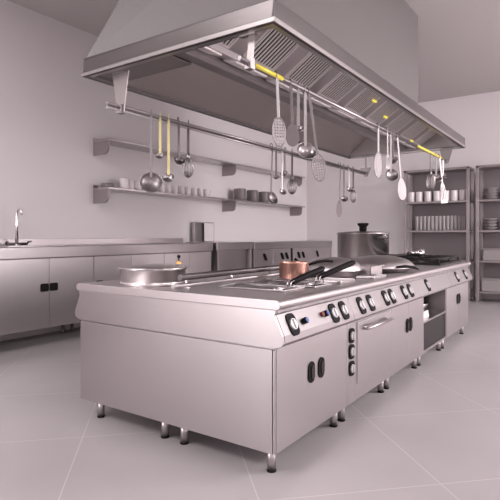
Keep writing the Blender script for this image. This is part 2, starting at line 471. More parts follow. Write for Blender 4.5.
for sgn in ():
    dx, dy = (R[0]*sgn, R[1]*sgn); ex, ey = F
    r1, r2, w = .200, .245, .045
    pts = [(c[0]+dx*r1+ex*w, c[1]+dy*r1+ey*w, TOP+.075), (c[0]+dx*r2+ex*w, c[1]+dy*r2+ey*w, TOP+.08),
           (c[0]+dx*r2-ex*w, c[1]+dy*r2-ey*w, TOP+.08), (c[0]+dx*r1-ex*w, c[1]+dy*r1-ey*w, TOP+.075)]
    link('loop_handle', MB().tube(pts, .007, 8), pan_m, t)

# stockpot
c = (4.98, 2.06, TOP)
c = (4.92, 2.28, TOP)
P = atY(363, 240, 2.34); c = (P.x, 2.34, TOP); sr = 25.5/500*(P.x*F[0]+2.34*F[1]); ztop = CAM_H + .005*5.3
hh = ztop-TOP
t = thing('stockpot', c, 'tall steel stockpot with black lid knob on the island', 'pot')
link('pot_body', MB().lathe([(0, 0), (sr-.01, 0), (sr-.004, .01), (sr-.004, hh-.012), (sr+.004, hh-.006), (sr+.004, hh), (sr-.008, hh), (sr-.010, .012), (0, .012)], c, 64), pan_m, t)
ld = link('lid', MB().lathe([(sr+.006, hh+.001), (sr+.008, hh+.006), (sr-.02, hh+.014), (sr*.5, hh+.024), (.0, hh+.028), (0, hh+.022), (sr-.02, hh+.004)], c, 64), utensil_m, t)
link('lid_knob', MB().lathe([(0, hh+.024), (.040, hh+.026), (.046, hh+.055), (.042, hh+.075), (.062, hh+.098), (.070, hh+.112), (.062, hh+.124), (0, hh+.126)], c, 32), black_m, ld)
for ang in (200, 20):
    a = math.radians(ang)+YAW-PI/2-.15; dx, dy = math.cos(a), math.sin(a); ex, ey = -dy, dx; w = .065
# near-side handle facing the camera, seen low on the left of the pot
for off in (-150, 30):
    a = YAW+math.radians(off); dx, dy = math.cos(a), math.sin(a); ex, ey = -dy, dx; w = .07
    zz = ztop-.045
    pts = [(c[0]+dx*(sr-.006)+ex*w, c[1]+dy*(sr-.006)+ey*w, zz-.03), (c[0]+dx*(sr+.03)+ex*w, c[1]+dy*(sr+.03)+ey*w, zz),
           (c[0]+dx*(sr+.045), c[1]+dy*(sr+.045), zz), (c[0]+dx*(sr+.03)-ex*w, c[1]+dy*(sr+.03)-ey*w, zz), (c[0]+dx*(sr-.006)-ex*w, c[1]+dy*(sr-.006)-ey*w, zz-.03)]
    link('loop_handle', MB().tube(pts, .008, 8), steel_dark, t)

# big domed lids on shallow pans
def domepan(c, r, hdome, z0, lab, hmat, cat='pan'):
    t = thing('lidded_pan', (c[0], c[1], TOP), lab, cat, 'wide lidded pans on the island')
    link('pan_body', MB().lathe([(0, 0), (r*.78, 0), (r*.86, .012), (r*.97, z0-.004), (r, z0), (r*.95, z0), (r*.8, .014), (0, .010)], (c[0], c[1], TOP), 64), steel_h, t)
    pr = [(r*1.02, z0), (r*1.02, z0+.005)]
    for k in range(1, 11):
        a = k/10*PI/2
        pr.append((r*math.cos(a)**0.9 if k < 10 else 0, z0+.005+hdome*math.sin(a)))
    link('lid', MB().lathe(pr, (c[0], c[1], TOP), 64), steel_h, t)
    return t
t1 = domepan((3.50, 1.66), .215, .092, .050, 'bright wide pan with domed lid behind the fryer handles', None)
t2 = domepan((4.22, 1.555), .285, .095, .038, 'largest wide pan with low domed lid in front of the stockpot', None)
link('handle', MB().tube([(4.00, 1.335, .915), (4.08, 1.29, .918), (4.20, 1.262, .905), (4.30, 1.25, .885)], [.008, .013, .013, .008], 10), black_m, t2)
link('handle', MB().tube([(3.40, 1.86, .93), (3.39, 1.90, .965), (3.385, 1.93, .99)], .010, 8), black_m, t1)
# steel gastro container
x0, x1, y0, y1 = 3.60, 3.85, 1.40, 1.56
mb = MB().box(x0, x1, y0, y1, TOP, TOP+.005).box(x0, x0+.005, y0, y1, TOP, TOP+.075).box(x1-.005, x1, y0, y1, TOP, TOP+.075)
mb.box(x0, x1, y0, y0+.005, TOP, TOP+.075).box(x0, x1, y1-.005, y1, TOP, TOP+.075)
mb.box(x0-.012, x1+.012, y0-.012, y0, TOP+.07, TOP+.075).box(x0-.012, x1+.012, y1, y1+.012, TOP+.07, TOP+.075)
tag(link('steel_container', mb, steel_h), 'small rectangular steel container between the two wide lidded pans', 'container')

# gas hobs
def hob(x0, x1, y0, y1, lab):
    t = thing('gas_hob', ((x0+x1)/2, (y0+y1)/2, TOP), lab, 'gas hob', 'gas hobs at the far end of the island')
    link('hob_tray', MB().box(x0, x1, y0, y1, TOP, TOP+.018), iron_m, t)
    for cx in (x0+(x1-x0)*.27, x0+(x1-x0)*.73):
        cy = (y0+y1)/2
        link('burner', MB().lathe([(.055, .012), (.055, .022), (.04, .026), (.04, .034), (0, .036)], (cx, cy, TOP), 24), steel_dark, t)
        mb = MB(); w = (x1-x0)*.235; h = (y1-y0)*.45; z = TOP+.062; r = .011
        mb.tube([(cx-w, cy-h, z), (cx+w, cy-h, z), (cx+w, cy+h, z), (cx-w, cy+h, z)], r, 6, closed=True)
        for k in range(-2, 3):
            if k == 0:
                mb.tube([(cx, cy-h, z), (cx, cy-.05, z+.004)], r, 6).tube([(cx, cy+.05, z+.004), (cx, cy+h, z)], r, 6)
            else: mb.tube([(cx+w*k/3, cy-h, z), (cx+w*k/3, cy+h, z)], r*.8, 6)
        mb.tube([(cx-w, cy, z), (cx-.05, cy, z+.004)], r, 6).tube([(cx+.05, cy, z+.004), (cx+w, cy, z)], r, 6)
        for sx_ in (-1, 1):
            for sy_ in (-1, 1): mb.tube([(cx+sx_*w, cy+sy_*h, z), (cx+sx_*w, cy+sy_*h, TOP+.012)], r, 6)
        link('grate', mb, iron_m, t)
    return t
hob(5.36, 6.32, 1.33, 1.93, 'black cast iron gas hob at the far front corner of the island')
hob(6.02, 6.34, 2.07, 2.67, 'black cast iron gas hob at the far rear corner of the island')
# small pots on hobs
for (x, y, r, h, m, lab) in [(6.02, 1.78, .105, .07, chrome, 'shallow shiny pan standing on the front gas hob'),
                             (6.105, 2.37, .070, .10, copper_m, 'small dark coppery pot standing on the rear gas hob'),]:
    t = thing('small_pot', (x, y, TOP+.075), lab, 'pot')
    link('pot_body', MB().lathe([(0, 0), (r-.008, 0), (r, .01), (r, h), (r-.006, h), (r-.008, .012), (0, .008)], (x, y, TOP+.075), 32), m, t)
    link('handle', MB().tube([(x-.7*r, y-.7*r, TOP+.075+h*.8), (x-.7*r-.05, y-.7*r-.03, TOP+.06+h*.85), (x-.7*r-.12, y-.7*r-.05, TOP+.06+h*.9)], .007, 8), black_m, t)

# ------------------------------------------------------------------ hood
HX0, HX1, HY0, HY1, HZ, HT = 2.045, 6.28, 1.28, 2.745, 2.20, 2.315
hood = thing('extractor_hood', ((HX0+HX1)/2, (HY0+HY1)/2, HZ), 'huge steel extractor hood hanging over the cooking island', 'extractor hood')
w = .018
mb = MB().box(HX0, HX1, HY0, HY0+w, HZ, HT).box(HX0, HX1, HY1-w, HY1, HZ, HT).box(HX0, HX0+w, HY0+w, HY1-w, HZ, HT).box(HX1-w, HX1, HY0+w, HY1-w, HZ, HT)
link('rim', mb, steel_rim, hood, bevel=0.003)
e = .006
mb = MB().box(HX0-e, HX1+e, HY0-e, HY0, HZ, HZ+.026).box(HX0-e, HX1+e, HY1, HY1+e, HZ, HZ+.026).box(HX0-e, HX0, HY0, HY1, HZ, HZ+.026).box(HX1, HX1+e, HY0, HY1, HZ, HZ+.026)
link('rim_highlight', mb, steel_hood, hood, bevel=0.003)  # lighter strip imitates the highlight along the rim's lower edge
link('rim_flange', MB().box(HX0+w, HX1-w, HY1-.045, HY1-w, HZ, HZ+.012), steel_shaded, hood)
mb = MB().box(HX0+w, HX1-w, HY0+w, HY0+.045, HZ, HZ+.012)
mb.box(HX0+w, HX0+.045, HY0+.045, HY1-.045, HZ, HZ+.012).box(HX1-.045, HX1-w, HY0+.045, HY1-.045, HZ, HZ+.012)
link('rim_flange', mb, steel, hood)
# roof loft
L0 = [(HX0+.012, HY0+.012, HT), (HX1-.012, HY0+.012, HT), (HX1-.012, HY1-.012, HT), (HX0+.012, HY1-.012, HT)]
L1 = [(2.16, 1.77, 2.74), (6.09, 1.77, 2.74), (6.09, 2.70, 2.74), (2.284, 2.70, 2.74)]
L2 = [(2.62, 1.77, CZ), (6.09, 1.77, CZ), (6.09, 2.70, CZ), (2.77, 2.70, CZ)]
vs = L0+L1+L2
fs = [(0,1,5,4),(1,2,6,5),(2,3,7,6),(3,0,4,7),(4,5,9,8),(5,6,10,9),(6,7,11,10),(7,4,8,11)]
link('roof', MB().add(vs, fs), steel_shaded, hood)
# underside sheets, cross-section in (y,z)
FA = Vector((0, 1.40, 2.515)); FB = Vector((0, 1.78, 2.262))
SA = Vector((0, 1.80, 2.236)); SB = Vector((0, 1.93, 2.276))
sec = [(1.325, HZ+.012), (1.335, 2.30), (1.52, 2.435), (FB.y, FB.z), (SA.y, SA.z), (SB.y, SB.z), (1.935, 2.235), (1.95, 2.222), (2.03, 2.222), (2.04, 2.24),
       (2.06, 2.52), (2.30, 2.56), (2.71, HZ+.012)]
SX0, SX1 = 2.125, 6.165
EPL = [(1.31, HZ+.012), (1.33, 2.30), (1.52, 2.44), (2.06, 2.54), (2.30, 2.565), (2.715, HZ+.012)]
EPN = [(1.31, HZ+.012), (1.33, 2.30), (1.52, 2.44), (1.95, 2.44), (1.95, HZ+.012)]
EPF = [(2.03, HZ+.012), (2.04, 2.24), (2.06, 2.52), (2.30, 2.56), (2.71, HZ+.012)]
def sheet(pts, x0, x1, th=.004):
    n = len(pts); vs = [(x0, y, z) for y, z in pts]+[(x1, y, z) for y, z in pts]
    vs += [(x0, y, z+th) for y, z in pts]+[(x1, y, z+th) for y, z in pts]
    fs = [(i, i+1, n+i+1, n+i) for i in range(n-1)] + [(2*n+i, 3*n+i, 3*n+i+1, 2*n+i+1) for i in range(n-1)]
    return MB().add(vs, fs)
link('near_inner_sheet', sheet(sec[0:6], SX0, SX1), steel, hood)
link('centre_channel', sheet(sec[5:11], SX0, SX1), steel_hood, hood)
link('far_inner_sheet', sheet(sec[10:], 2.30, SX1), inner_hood, hood)
# closed ends of the cavity
link('end_sheet', MB().prismX(EPL, SX1, SX1+.004).box(SX1, HX1-.04, HY0+.03, HY1-.03, HZ+.012, HZ+.016), steel_hood, hood)
link('end_sheet', MB().prismX(EPN, SX0-.004, SX0).prismX(EPF, 2.296, 2.30).box(HX0+.04, SX0, HY0+.03, 2.03, HZ+.012, HZ+.016).box(HX0+.04, 2.30, 2.03, HY1-.03, HZ+.012, HZ+.016), steel_hood, hood)
# filters
def filt(A, B_, x0, x1, n, nm):
    d = (B_-A).normalized(); nrm = Vector((0, d.z, -d.y)) if d.y > 0 else Vector((0, -d.z, d.y))
    if nrm.z > 0: nrm = -nrm
    fn = lambda a, b_, c_: (a, A.y+d.y*b_+nrm.y*c_, A.z+d.z*b_+nrm.z*c_)
    Ln = (B_-A).length; e = .012
    bk = MB().add(*boxfn(fn, x0+e*.5, x1-e*.5, e*.5, Ln-e*.5, .001, .004))
    fr = MB()
    for q in ((x0, x1, 0, e), (x0, x1, Ln-e, Ln), (x0, x0+e, e, Ln-e), (x1-e, x1, e, Ln-e)):
        fr.add(*boxfn(fn, *q, .001, .012))
    p = (x1-x0-2*e)/n
    for k in range(n):
        xa = x0+e+p*(k+.28); fr.add(*boxfn(fn, xa, xa+p*.44, e, Ln-e, .007, .012))
    f = link(nm, fr, slat_m, hood)
    link('filter_mesh', bk, iron_m, f)
L = FB-FA
for k in range(-1, 8):
    x0 = 2.47+.49*k; x1 = x0+.345
    n = 10
    if k == -1: x0 = 2.14; n = 6
    if x1 > SX1: x1 = SX1-.01
    filt(FA+L*.42, FB-L*.02, x0, x1, n, 'grease_filter')
    x0s = x0+.0
    filt(SA+(SB-SA)*.12, SB-(SB-SA)*.1, x0s, x1, n, 'baffle_strip')
# added glowing boxes imitate yellow reflections on the filters
for (x, tt) in [(4.20, .55), (4.66, .72), (5.75, .93)]:
    q = FA+L*tt
    link('filter_glow', MB().box(x, x+.07, q.y-.011, q.y+.011, q.z-.032, q.z-.016), glow_m, hood, bevel=.004)

# utensil rails (fixed to the hood)
NR_Y, NR_Z, FR_Y, FR_Z = 1.475, 2.062, 2.475, 1.975
nr = thing('utensil_rail', (4.2, NR_Y, NR_Z), 'near utensil rail with painted yellow reflections below the filters of the hood', 'rail', None)
link('rod', MB().tube([(2.03, NR_Y, NR_Z), (6.22, NR_Y, NR_Z)], .011, 12), utensil_m, nr)
link('rod', MB().tube([(2.03, NR_Y, NR_Z-.017), (6.22, NR_Y, NR_Z-.017)], .005, 8), steel_dark, nr)
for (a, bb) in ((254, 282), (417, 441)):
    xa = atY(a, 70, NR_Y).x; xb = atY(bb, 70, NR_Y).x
    link('yellow_glint', MB().tube([(xa, NR_Y, NR_Z), (xb, NR_Y, NR_Z)], .0135, 12), glint_m, nr)  # yellow tubes stand in for yellow reflections on the rod
fr_ = thing('utensil_rail', (4.2, FR_Y, FR_Z), 'far utensil rail below the left side of the hood', 'rail', None)
link('rod', MB().tube([(2.02, FR_Y, FR_Z+.012), (6.22, FR_Y, FR_Z+.012)], .010, 10), utensil_m, fr_)
link('rod', MB().tube([(2.02, FR_Y, FR_Z-.016), (6.22, FR_Y, FR_Z-.016)], .008, 10), steel, fr_)
link('web', MB().box(2.03, 6.2, FR_Y+.002, FR_Y+.004, FR_Z-.016, FR_Z+.012), steel_dark, fr_)
for (t, y, z, xs) in ((nr, NR_Y, NR_Z, (2.12, 6.20)), (fr_, FR_Y, FR_Z, (2.13, 6.20))):
    for x in xs:
        pl = [(y-.075, HZ+.001), (y+.075, HZ+.001), (y+.03, z-.03), (y-.03, z-.03)]
        if y == FR_Y and x > 3: pl = [(y-.075, z+.075), (y+.075, z+.075), (y+.02, z-.04), (y-.02, z-.04)]
        if y == NR_Y and x < 3: pl = [(y-.035, HZ+.001), (y+.005, HZ+.001), (y+.022, z-.03), (y-.015, z-.03)]
        mb = MB().prismX(pl, x-.004, x+.004)
        if y == FR_Y and x > 3: mb.box(x-.006, x+.006, y-.012, y+.012, z+.07, HZ+.001)
        mb.box(x-.03, x+.004, y-.05, y+.05, HZ-.004, HZ+.001)
        mb.box(x-.02, x+.02, y-.02, y+.02, z-.035, z+.022)
        link('bracket', mb, steel_hood, t, bevel=.001)

# ------------------------------------------------------------------ utensils. Local origin: on the rail; hanging towards -z; facing -y
def hookpts(L, y=-.016):
    return [(0, .014, -.004), (0, .008, .012), (0, -.004, .016), (0, y, .004), (0, y, -.05)]
def handle_mb(L, wdt=.009):
    mb = MB().tube(hookpts(L), .0032, 8)
    mb.box(-wdt, wdt, -.019, -.015, -L, -.03)
    return mb
def hang(name, x, y, z, L, label, hm, group, rz=0.0, rx=0.0, ry=0.0):
    t = thing(name, (x, y, z), label, name.replace('_', ' '), group)
    t.rotation_euler = (rx, ry, rz)
    link('handle', handle_mb(L), hm, t, offset=False, bevel=.001)
    return t
def bowl_prof(r): 
    out = [(r*math.cos(a), -r*.75*math.sin(a)) for a in [PI/2*k/7 for k in range(8)]]
    inn = [((r-.003)*math.cos(a), -(r*.75-.003)*math.sin(a)) for a in [PI/2*k/7 for k in range(8)]][::-1]
    return inn+out
def ladle(x, y, z, L, r, label, hm, group, rz=0., tilt=.9, ry=0., bm_=None):
    t = hang('ladle', x, y, z, L, label, hm, group, rz, 0, ry)
    M = Matrix.Translation((0, -.017-r*.45, -L-r*.45)) @ Matrix.Rotation(tilt, 4, 'X')
    link('bowl', MB().lathe(bowl_prof(r), (0, 0, 0), 28, lambda q: tuple(M @ Vector(q))), bm_ or utensil_m, t, offset=False)
    return t
def perfdisc(rx_, rz_, y0, zc, step=.008, th=.002):
    mb = MB(); n = 36
    ring = [(rx_*math.cos(2*PI*k/n), y0, zc+rz_*math.sin(2*PI*k/n)) for k in range(n)]
    mb.tube(ring, .0035, 6, closed=True)
    nx = int(rx_/step)+1; nz_ = int(rz_/step)+1
    for i in range(-nx, nx+1):
        for j in range(-nz_, nz_+1):
            if i % 2 and j % 2: continue
            cx, cz = i*step, j*step
            if (cx/rx_)**2+(cz/rz_)**2 > .98: continue
            h = step*.5
            mb.add([(cx-h, y0, zc+cz-h), (cx+h, y0, zc+cz-h), (cx+h, y0, zc+cz+h), (cx-h, y0, zc+cz+h),
                    (cx-h, y0+th, zc+cz-h), (cx+h, y0+th, zc+cz-h), (cx+h, y0+th, zc+cz+h), (cx-h, y0+th, zc+cz+h)],
                   [(0,1,2,3),(7,6,5,4),(0,4,5,1),(1,5,6,2),(2,6,7,3),(3,7,4,0)])
    return mb
def skimmer(x, y, z, L, rx_, rz_, label, hm, group, rz=0., ry=0.):
    t = hang('skimmer', x, y, z, L, label, hm, group, rz, 0, ry)
    link('perforated_disc', perfdisc(rx_, rz_, -.018, -L-rz_+.005), tool_m, t, offset=False)
    return t
def turner(x, y, z, L, w1, w2, h, label, hm, group, rz=0., ry=0., slots=3, nm='spatula'):
    t = hang(nm, x, y, z, L, label, hm, group, rz, 0, ry)
    mb = MB(); fn = lambda u_, v_, q: (u_, q, v_)
    # blade from tapered strips with slots between
    N = slots*2+1
    def row(v0, v1, solid):
        def wat(v): return w1+(w2-w1)*min(1, v*1.6)
        for k in range(N):
            if not solid and k % 2: continue
            a0, a1 = -1+2*k/N, -1+2*(k+1)/N
            p = [(a0*wat(v0), -L-h*v0), (a1*wat(v0), -L-h*v0), (a1*wat(v1), -L-h*v1), (a0*wat(v1), -L-h*v1)]
            mb.prism(p, fn, -.019, -.0165)
    row(0, .15, True); row(.15, .82, False); row(.82, 1, True)
    link('blade', mb, tool_m, t, offset=False)
    return t
def paddle(x, y, z, L, rw, h, label, hm, group, rz=0., ry=0., m=None):
    t = hang('spatula', x, y, z, L, label, hm, group, rz, 0, ry)
    pts = []
    for k in range(28):
        a = 2*PI*k/28; pts.append((rw*math.cos(a)*(1-.18*math.sin(a)), -L-h/2+h/2*math.sin(a)))
    link('blade', MB().prism(pts, lambda u_, v_, q: (u_, q, v_), -.020, -.0165), m or tool_m, t, offset=False, bevel=.001)
    return t
def whisk(x, y, z, L, r, h, label, group, rz=0., ry=0.):
    t = hang('whisk', x, y, z, L, label, steel_dark, group, rz, 0, ry)
    mb = MB()
    for k in range(7):
        a = PI*k/7
        pts = []
        for j in range(17):
            q = j/16; ang = PI*q
            rr = r*math.sin(ang)**.8 if 0 < q < 1 else .004
            sgn = 1
            s_ = math.cos(ang)
            # loop: down one side, up the other
            pts.append((q, 0))
        loop = []
        for j in range(21):
            th = -PI/2+0.12 + (2*PI-.24)*j/20
            loop.append((math.cos(a)*r*math.cos(th+PI), -.017+math.sin(a)*r*math.cos(th+PI), -L-h/2+(-h/2)*math.sin(th)*-1*-1 if False else -L-h/2-h/2*math.sin(th)*(-1)*(-1)))
        loop = [(p[0], p[1], -L-h/2 - h/2*math.sin(PI/2*0 + (-PI/2+.12+(2*PI-.24)*j/20)) * -1) for j, p in enumerate(loop)]
        mb.tube([(p[0], p[1], 2*(-L-h/2)-p[2]) for p in loop], .0034, 5)
    mb.lathe([(0, -.02), (.014, -.016), (.017, 0), (.010, .03), (0, .032)], (0, -.017, -L+.005), 12)
    link('wire_loops', mb, utensil_m, t, offset=False)
    return t

def pxX(px, y): return atY(px, 100, y).x
def Lz(px, py, y, z): return z-atY(px, py, y).z     # drop below rail of a pixel row
G1 = 'utensils on the far rail'; G2 = 'utensils on the near rail'
RZ = 0.0 + (YAW-PI/2)*0.0
face = -(PI/2-YAW)     # rotate so that faces look towards the camera (local -y -> -F)
def far_(px, ybot): return (pxX(px, FR_Y), FR_Y, FR_Z+.03, Lz(px, ybot, FR_Y, FR_Z+.03))
def near_(px, ybot): return (pxX(px, NR_Y), NR_Y, NR_Z+.008, Lz(px, ybot, NR_Y, NR_Z+.008))
NRt = NR_Z+.008
# far rail, left group
x, y, z, L = far_(151, 179)
ladle(x, y, z, L-.01, .076, 'largest round dark steel ladle, hanging first on the far rail', tool_m, G1, face+.2, 1.15, 0, tool_m)
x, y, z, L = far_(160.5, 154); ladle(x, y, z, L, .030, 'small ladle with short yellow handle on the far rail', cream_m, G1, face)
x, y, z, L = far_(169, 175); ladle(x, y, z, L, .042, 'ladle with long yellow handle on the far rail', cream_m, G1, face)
x, y, z, L = far_(178, 158); ladle(x, y, z, L, .040, 'grey handled ladle just right of the long yellow handled one', steel_dark, G1, face+.5, bm_=steel_dark)
x, y, z, L = far_(188.5, 158); whisk(x, y, z, L, .042, .145, 'shiny balloon whisk at the right of the yellow handled ladles', G1, face)
# far rail, middle group
x, y, z, L = far_(271, 196); ladle(x, y, z, L-.01, .062, 'dark round ladle on the long dark handle in the middle of the far rail', steel_dark, G1, face+.9, 1.2, .05, tool_m)
x, y, z, L = far_(276, 176); ladle(x, y, z, L, .026, 'tiny ladle on a thin handle above the other middle ladles', tool_m, G1, face)
x, y, z, L = far_(281, 190); ladle(x, y, z, L, .036, 'pale handled ladle in the middle of the far rail', tool_m, G1, face+.6)
x, y, z, L = far_(285.5, 172); ladle(x, y, z, L, .034, 'short dark handled ladle left of the middle whisk', steel_dark, G1, face-.5)
x, y, z, L = far_(292, 179); whisk(x, y, z, L, .046, .15, 'shiny whisk in the middle group of the far rail', G1, face)
# far rail, right group
x, y, z, L = far_(339.3, 200); paddle(x, y, z, L, .058, .20, 'dark oval skimmer hanging lowest near the far end of the far rail', steel_dark, G1, face+.8, .05, m=steel_dark)
x, y, z, L = far_(343.7, 197); ladle(x, y, z, L, .045, 'small ladle beside the dark oval skimmer at the far rail end', tool_m, G1, face)
x, y, z, L = far_(348, 188); ladle(x, y, z, L, .040, 'short ladle in the right group of the far rail', tool_m, G1, face+.5)
x, y, z, L = far_(353, 190); whisk(x, y, z, L, .035, .155, 'narrow whisk at the far end of the far rail', G1, face)
# near rail, first group
x, y, z, L = near_(275.5, 119); skimmer(x, y, z, L, .040, .080, 'oval perforated skimmer at the left of the nearest utensil group', tool_m, G2, face+.4, -.04)
x, y, z, L = near_(290, 124); paddle(x, y, z, L, .040, .135, 'dark flat spatula in the nearest utensil group', steel_dark, G2, face+.2, -.03, m=steel_dark)
x, y, z, L = near_(304, 147); ladle(x, y, z, L, .062, 'big shiny ladle in the nearest utensil group', tool_m, G2, face+.3, 1.1)
x, y, z, L = near_(298, 127); ladle(x, y, z, L, .030, 'small ladle on a bright flat handle in the nearest utensil group', tool_m, G2, face)
x, y, z, L = near_(307.5, 155); skimmer(x, y, z, L, .044, .086, 'large tilted perforated skimmer hanging lowest in the nearest group', steel_dark, G2, face+.25, -.14)
# near rail, second group
x, y, z, L = near_(377, 153); skimmer(x, y, z, L, .042, .105, 'oval perforated skimmer left of the second near rail group', tool_m, G2, face+.4)
x, y, z, L = near_(385.6, 155); turner(x, y, z, L, .015, .032, .12, 'slotted spatula on a pale handle in the second near group', tool_m, G2, face+.7, -.02)
x, y, z, L = near_(389.8, 172); ladle(x, y, z, L, .058, 'dark shiny ladle in the second near rail group', tool_m, G2, face+.2, 1.2)
x, y, z, L = near_(393, 158); ladle(x, y, z, L, .042, 'short ladle in the second near rail group', tool_m, G2, face-.3)
x, y, z, L = near_(396, 178); paddle(x, y, z, L, .045, .20, 'long tilted spatula hanging lowest in the second near group', tool_m, G2, face+.35, -.10)
# near rail, third group (far end)
x, y, z, L = near_(430, 174); whisk(x, y, z, L, .045, .17, 'thin wire whisk at the far end of the near rail', G2, face)
x, y, z, L = near_(435.5, 176); ladle(x, y, z, L, .055, 'ladle on a pale handle at the far end of the near rail', tool_m, G2, face)
x, y, z, L = near_(438.5, 184); turner(x, y, z, L, .02, .045, .22, 'slotted turner tilted away at the far end of the near rail', tool_m, G2, face+.3, -.12)
x, y, z, L = near_(442, 174); ladle(x, y, z, L, .040, 'last small ladle beside the bracket of the near rail', tool_m, G2, face+.4)

# ------------------------------------------------------------------ left wall: counters
CY = 4.80; CT = 1.055; CB = .19; CA = .93
def counter_top_obj(x0, x1, lab, m=counter_top, up=True):
    t = thing('counter_top', ((x0+x1)/2, (CY+WY)/2, CA), lab, 'worktop')
    link('slab', MB().box(x0, x1, CY-.02, WY-.003, CA, CT), m, t, bevel=.008)
    if up: link('upstand', MB().box(x0, x1, WY-.03, WY-.003, CT, CT+.075), counter_m, t, bevel=.003)
    return t
counter_top_obj(-0.6, 5.90, 'long steel sink counter top along the left wall')
def cab(x0, x1, doors, handles, lab, square=True, y=CY, hz=.62):
    t = thing('wall_cabinet', ((x0+x1)/2, (CY+WY)/2, 0), lab, 'base cabinet', 'base cabinets along the left wall')
    link('body', MB().box(x0, x1, y+.02, WY-.01, CB, CA), counter_m, t)
    for (a, bb) in doors: link('door', MB().box(a+.0015, bb-.0015, y, y+.018, CB, CA-.004), counter_m, t, bevel=.002)
    for hx in handles:
        if square:
            link('handle', oval(MB(), flatfn(Vector((hx, y, hz))), .092, .085, -.003, .010, r=.016), black_m, t, bevel=.002)
        else:
            M = math.radians(28)
            fn = lambda u_, v_, q, hx=hx: Vector((hx+(u_*math.cos(M)+v_*math.sin(M))*1.0, y-q, hz-u_*math.sin(M)*-1+v_*math.cos(M)*1.0))
            fn = lambda u_, v_, q, hx=hx: Vector((hx+u_-v_*.55, y-q, hz+v_))
            link('handle', oval(MB(), fn, .07, .13, -.003, .014), black_m, t, bevel=.002)
    for lx in (x0+.06, x1-.06):
        for ly in (y+.12, WY-.12):
            link('leg', MB().lathe([(0, 0), (.022, 0), (.02, .01), (.02, CB), (0, CB)], (lx, ly, 0), 14), steel_dark, t)
    return t
cab(1.42, 2.575, [(1.42, 2.0), (2.0, 2.575)], [], 'steel base cabinet at the left edge of the photo')
cab(-0.58, 1.415, [(-.58, .42), (.42, 1.415)], [], 'steel base cabinet beyond the left edge')
cab(2.58, 3.73, [(2.58, 3.155), (3.155, 3.73)], [3.10, 3.21], 'steel base cabinet with two square black grips side by side')
cab(3.735, 4.88, [(3.735, 4.30), (4.30, 4.88)], [3.81], 'steel base cabinet behind the near end of the island', hz=.60)
cab(4.885, 5.88, [(4.885, 5.38), (5.38, 5.88)], [], 'steel base cabinet left of the dark gap in the wall row')

# open table unit with pale panel
t = thing('steel_table', (6.48, 5.1, 0), 'steel side table with dark framed front and pale panel by the left wall', 'table')
link('table_top', MB().box(5.99, 6.97, CY-.02, WY-.003, .945, 1.065), counter_m, t, bevel=.004)
for x in (6.03, 6.90):
    for y in (CY, WY-.09): link('leg', MB().box(x, x+.06, y, y+.05, 0, .945), rackm, t)
link('back_panel', MB().box(6.09, 6.90, CY+.06, CY+.08, .30, .945), steel, t)
link('low_shelf', MB().box(6.03, 6.96, CY+.03, WY-.05, .27, .30), counter_m, t)

counter_top_obj(7.00, 10.03, 'bright steel counter top in the far left corner of the room', steel, False)
cab(7.02, 8.27, [(7.02, 7.65), (7.65, 8.27)], [7.37, 7.95, 8.12], 'steel base cabinet left of the narrow dark gap with slanted black grips', False, hz=.79)
cab(8.35, 10.02, [(8.35, 8.67), (8.67, 9.5), (9.5, 10.02)], [8.58, 8.76, 9.37], 'steel base cabinet in the room corner with slanted black grips', False, hz=.79)

# steel box on the counter
P0 = atY(195, 242, 5.2); P1 = atY(214.4, 242, 5.2)
bx0, bx1, zt = P0.x, P1.x, atY(205, 222, 5.2).z
bx0, bx1 = 6.09, 6.58; CTB = CT; CT = 1.065
t = thing('steel_box', ((bx0+bx1)/2, 5.335, 1.065), 'small open fronted steel box standing on the steel side table', 'box')
mb = MB().box(bx0, bx1, 5.31, 5.36, CT, CT+.012).box(bx0, bx1, 5.31, 5.36, zt-.012, zt).box(bx0, bx0+.012, 5.31, 5.36, CT+.012, zt-.012).box(bx1-.012, bx1, 5.31, 5.36, CT+.012, zt-.012)
link('casing', mb, steel, t, bevel=.002)
link('back_sheet', MB().box(bx0+.012, bx1-.012, 5.352, 5.36, CT+.012, zt-.012), counter_top, t)
link('inner_panel', MB().box((bx0+bx1)/2, bx1-.014, 5.315, 5.325, CT+.013, zt-.013), wall_m, t)

CT = CTB
# tap and sink
fx, fy = 3.06, 5.26
t = thing('tap', (fx, fy, CT), 'chrome mixer tap with two levers on the sink counter', 'tap')
link('column', MB().tube([(fx, fy, CT), (fx, fy, CT+.02)], .03, 16).tube([(fx, fy, CT+.02), (fx, fy, CT+.25), (fx, fy, CT+.36), (fx, fy-.015, CT+.395), (fx, fy-.05, CT+.41), (fx, fy-.085, CT+.395), (fx, fy-.095, CT+.34)], [.019, .015, .012, .012, .012, .012, .015], 12), chrome, t)
link('base_bar', MB().tube([(fx-.12, fy, CT+.022), (fx+.12, fy, CT+.022)], .016, 10), steel_dark, t)
for s in (-1, 1):
    link('lever', MB().tube([(fx+s*.12, fy, CT+.02), (fx+s*.125, fy-.02, CT+.045), (fx+s*.13, fy-.07, CT+.05)], .011, 8), steel_dark, t)
t = thing('sink', (3.06, 5.02, CT), 'rectangular steel sink rim in the counter below the tap', 'sink')
mb = MB()
for q in ((2.74, 3.38, 4.86, 4.88), (2.74, 3.38, 5.16, 5.18), (2.74, 2.76, 4.88, 5.16), (3.36, 3.38, 4.88, 5.16)): mb.box(q[0], q[1], q[2], q[3], CT, CT+.006)
link('rim', mb, steel, t); link('basin', MB().box(2.76, 3.36, 4.88, 5.16, CT, CT+.002), steel_dark, t)

